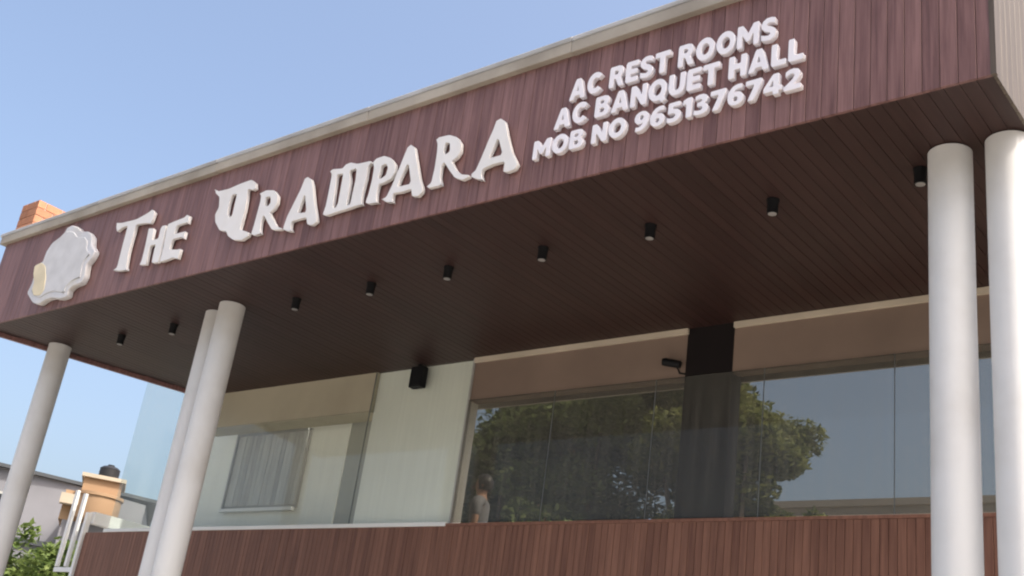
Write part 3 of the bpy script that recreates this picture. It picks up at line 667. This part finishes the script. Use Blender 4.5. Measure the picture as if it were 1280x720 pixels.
# grey cement house behind the left column: local -Y faces the camera
g = house_root('grey_house', (-31.6, 17.2, 0), rad(55), 'plain grey cement house with a slanting dark roof edge behind the left column')
box('wall', M['grey_house'], -3.2, 2.3, 0, 6, 0, 7.05, g)
box('floor_band', M['dark_roof'], -3.25, 2.35, -0.12, -0.003, 5.35, 5.5, g)
windows(g, (-1.6, 0.9), (3.0, 5.75), 1.0, 0.95, 0)
bm = bmesh.new()
add_prism(bm, [(-3.6, 0), (2.6, 0), (2.6, 0.10), (-3.6, 0.10)], -0.12, 6.3)
rf = link('roof', finish(bm, 'roof', M['dark_roof']), g, (0, 0, 7.06)); rf.rotation_euler = (rad(90), 0, 0)
rf.matrix_local = Matrix(((1,0,0,0),(0,0,1,0),(-0.10,1,0,7.29),(0,0,0,1)))
bm = bmesh.new(); add_prism(bm, [(-3.2, 7.052), (2.3, 7.052), (-3.2, 7.60)], 0, 6)
gb = link('gable', finish(bm, 'gable', M['grey_house']), g); gb.matrix_local = Matrix(((1,0,0,0),(0,0,1,0),(0,1,0,0),(0,0,0,1)))
# ochre house with a rounded balcony drum and a black tank on its roof
o_ = house_root('ochre_house', (-27.6, 15.6, 0), rad(58), 'small ochre house with a rounded balcony and a black water tank on its roof')
box('wall', M['grey_house'], -0.45, 0.85, 0.3, 4.5, 0, 5.72, o_)
box('upper_wall', M['orange_house'], -0.55, 0.8, 0.31, 4.5, 5.723, 6.50, o_)
bm = bmesh.new(); add_lathe(bm, [(0.58, 5.80), (0.60, 5.84), (0.60, 6.40), (0.64, 6.42), (0.64, 6.50)], 32)
link('balcony', auto_smooth(finish(bm, 'balcony', M['orange_house'])), o_, (0.3, 0.35, 0))
box('stair_box', M['orange_house'], -0.18, 0.80, 0.20, 1.6, 6.503, 6.90, o_)
box('stair_box_slab', M['cream_house'], -0.26, 0.88, 0.10, 1.7, 6.903, 7.0, o_)
box('side_slab', M['cream_house'], -0.62, -0.15, -0.05, 0.29, 6.1, 6.36, o_)
tk = empty('water_tank', (-27.75, 16.15, 7.003), 'squat black water tank on the roof of the ochre house', 'tank')
bm = bmesh.new(); add_lathe(bm, [(0.26, 0), (0.27, 0.03), (0.26, 0.1), (0.27, 0.14), (0.26, 0.2), (0.27, 0.24), (0.2, 0.3), (0.09, 0.33)], 24)
link('shell', auto_smooth(finish(bm, 'shell', M['tank'])), tk)
bm = bmesh.new(); add_lathe(bm, [(0.09, 0.332), (0.09, 0.36)], 16); link('lid', finish(bm, 'lid', M['tank']), tk)
c_ = house_root('low_cream_house', (-27.6, 18.6, 0), rad(58), 'low grey house with a pale sloping roof edge right of the ochre house')
box('wall', M['grey_house'], 0.4, 5.0, 0, 5, 0, 6.3, c_)
box('roof_slab', M['cream_house'], 0.2, 5.2, -0.35, 5.2, 6.303, 6.5, c_)
windows(c_, (1.6, 3.4), (4.4,), 0.9, 1.0, 0)

# buildings behind the terrace, seen through the tinted glass
def block(name, label, x0, x1, y0, h, floors, nwin, m, dep=7):
    cx = (x0+x1)/2
    r = empty(name, (cx, y0, 0), label, 'building'); w = x1 - x0
    box('wall', m, -w/2, w/2, 0, dep, 0, h, r)
    box('parapet', M['cream_house'], -w/2-.1, w/2+.1, -0.12, dep+.1, h+.003, h+.22, r)
    for f in range(floors):
        z = 1.1 + f*(h-0.6)/floors
        windows(r, [-w/2 + w*(i+.5)/nwin for i in range(nwin)], (z,), 1.1, 1.2, 0)
block('brick_building', 'red brick building glimpsed above the pale tree behind the tinted glass', -29.1, -27.0, 34, 15.0, 4, 1, M['brick_house'], 2.6)
block('cream_building', 'pale low building whose top shows at the foot of the tinted glass', -19.5, -10.0, 34, 10.3, 3, 4, M['cream_house'])

# ------------------------------------------------------------------ person behind the glass
def skin_mesh(name, joints, edges, m, root=0, sub=2):
    me = bpy.data.meshes.new(name); me.from_pydata([j[0] for j in joints], edges, [])
    o = bpy.data.objects.new('tmp', me); COL.objects.link(o)
    md = o.modifiers.new('skin', 'SKIN'); md.use_smooth_shade = True
    sv = me.skin_vertices[0].data
    for s_, j in zip(sv, joints): s_.radius = j[1] if isinstance(j[1], tuple) else (j[1], j[1]); s_.use_root = False
    sv[root].use_root = True
    sb = o.modifiers.new('sub', 'SUBSURF'); sb.levels = sub; sb.render_levels = sub
    bpy.context.view_layer.update(); dg = bpy.context.evaluated_depsgraph_get()
    out = bpy.data.meshes.new_from_object(o.evaluated_get(dg), depsgraph=dg); out.name = name
    bpy.data.objects.remove(o)
    out.materials.clear(); out.materials.append(m)
    for p in out.polygons: p.use_smooth = True
    return out
def make_person(loc, rz, label):
    r = empty('person', loc, label, 'person', None, rz)
    J = [((0,0,.92),(.145,.10)), ((0,0,1.10),(.125,.09)), ((0,0,1.32),(.15,.10)), ((0,0,1.42),(.10,.075)), ((0,.005,1.485),(.052,.055)),
         ((0,-.01,1.555),(.066,.080)), ((0,-.01,1.63),(.074,.092)), ((0,.0,1.685),(.058,.070)),
         ((.17,0,1.385),.052), ((.24,.01,1.12),.040), ((.24,-.16,.95),.030), ((.235,-.21,.91),(.020,.034)),
         ((-.17,0,1.385),.052), ((-.24,.01,1.12),.040), ((-.24,-.16,.95),.030), ((-.235,-.21,.91),(.020,.034)),
         ((.09,0,.82),.085), ((.10,-.01,.48),.058), ((.10,.02,.10),.040), ((.10,-.03,.045),.042), ((.10,-.15,.03),.030),
         ((-.09,0,.82),.085), ((-.10,-.01,.48),.058), ((-.10,.02,.10),.040), ((-.10,-.03,.045),.042), ((-.10,-.15,.03),.030)]
    ed = [(0,1),(1,2),(2,3),(3,4),(4,5),(5,6),(6,7),(3,8),(8,9),(9,10),(10,11),(3,12),(12,13),(13,14),(14,15),(0,16),(16,17),(17,18),(18,19),(19,20),(0,21),(21,22),(22,23),(23,24),(24,25)]
    for s in (1, -1):
        b0 = 11 if s == 1 else 15
        for k, ln in ((-1.5,.055),(-.5,.068),(.5,.064),(1.5,.05)):
            i = len(J)
            J.append(((s*.235, -.245, .905+k*.017), .0095)); J.append(((s*.228, -.245-ln*.5, .897+k*.016), .0088)); J.append(((s*.215, -.245-ln*.85, .880+k*.015), .0075))
            ed += [(b0, i), (i, i+1), (i+1, i+2)]
        i = len(J); J.append(((s*.215,-.215,.945),.0105)); J.append(((s*.20,-.255,.955),.009)); ed += [(b0,i),(i,i+1)]
    link('body', skin_mesh('body', J, ed, M['skin']), r)
    bm = bmesh.new()                                             # face: nose, eyes, ears and mouth
    add_tube(bm, [(0,-.098,1.615),(0,-.118,1.578),(0,-.10,1.567)], [.008,.015,.010], 8)
    for s in (1,-1): add_tube(bm, [(s*.072,.005,1.625),(s*.082,.012,1.60),(s*.073,.008,1.575)], [.008,.016,.008], 8)
    link('face_features', finish(bm, 'face_features', M['skin'], True), r)
    bm = bmesh.new()
    for s in (1,-1): add_tube(bm, [(s*.040,-.092,1.617),(s*.022,-.094,1.617)], [.006,.006], 8)
    add_tube(bm, [(-.024,-.093,1.533),(.024,-.093,1.533)], [.004,.004], 6)
    link('eyes', finish(bm, 'eyes', M['hair'], True), r)
    bm = bmesh.new(); bmesh.ops.create_uvsphere(bm, u_segments=24, v_segments=16, radius=1.0)
    for v in bm.verts:
        k = 1.0 + 0.05*math.sin(v.co.x*9 + v.co.z*7) + 0.04*math.sin(v.co.y*13)
        v.co = Vector((v.co.x*.092*k, v.co.y*.112*k + .012, v.co.z*.112*k + 1.632))
    bmesh.ops.delete(bm, geom=[v for v in bm.verts if (v.co.y < -.055 and v.co.z < 1.675) or v.co.z < 1.545], context='VERTS')
    link('hair', finish(bm, 'hair', M['hair'], True), r)
    T = [((0,0,.90),(.17,.125)), ((0,0,1.10),(.15,.115)), ((0,0,1.32),(.172,.12)), ((0,0,1.425),(.11,.088)),
         ((.175,0,1.385),.066), ((.225,.008,1.20),.058), ((-.175,0,1.385),.066), ((-.225,.008,1.20),.058)]
    link('shirt', skin_mesh('shirt', T, [(0,1),(1,2),(2,3),(3,4),(4,5),(3,6),(6,7)], M['shirt']), r)
    P = [((0,0,.90),(.16,.115)), ((.092,0,.80),.10), ((.10,-.01,.48),.076), ((.10,.02,.09),.062), ((-.092,0,.80),.10), ((-.10,-.01,.48),.076), ((-.10,.02,.09),.062)]
    link('trousers', skin_mesh('trousers', P, [(0,1),(1,2),(2,3),(0,4),(4,5),(5,6)], M['trousers']), r)
    return r
make_person((-8.52, 9.60, Z_FLOOR-0.0), rad(-60), 'dark haired person in a grey shirt standing just behind the tinted glass')
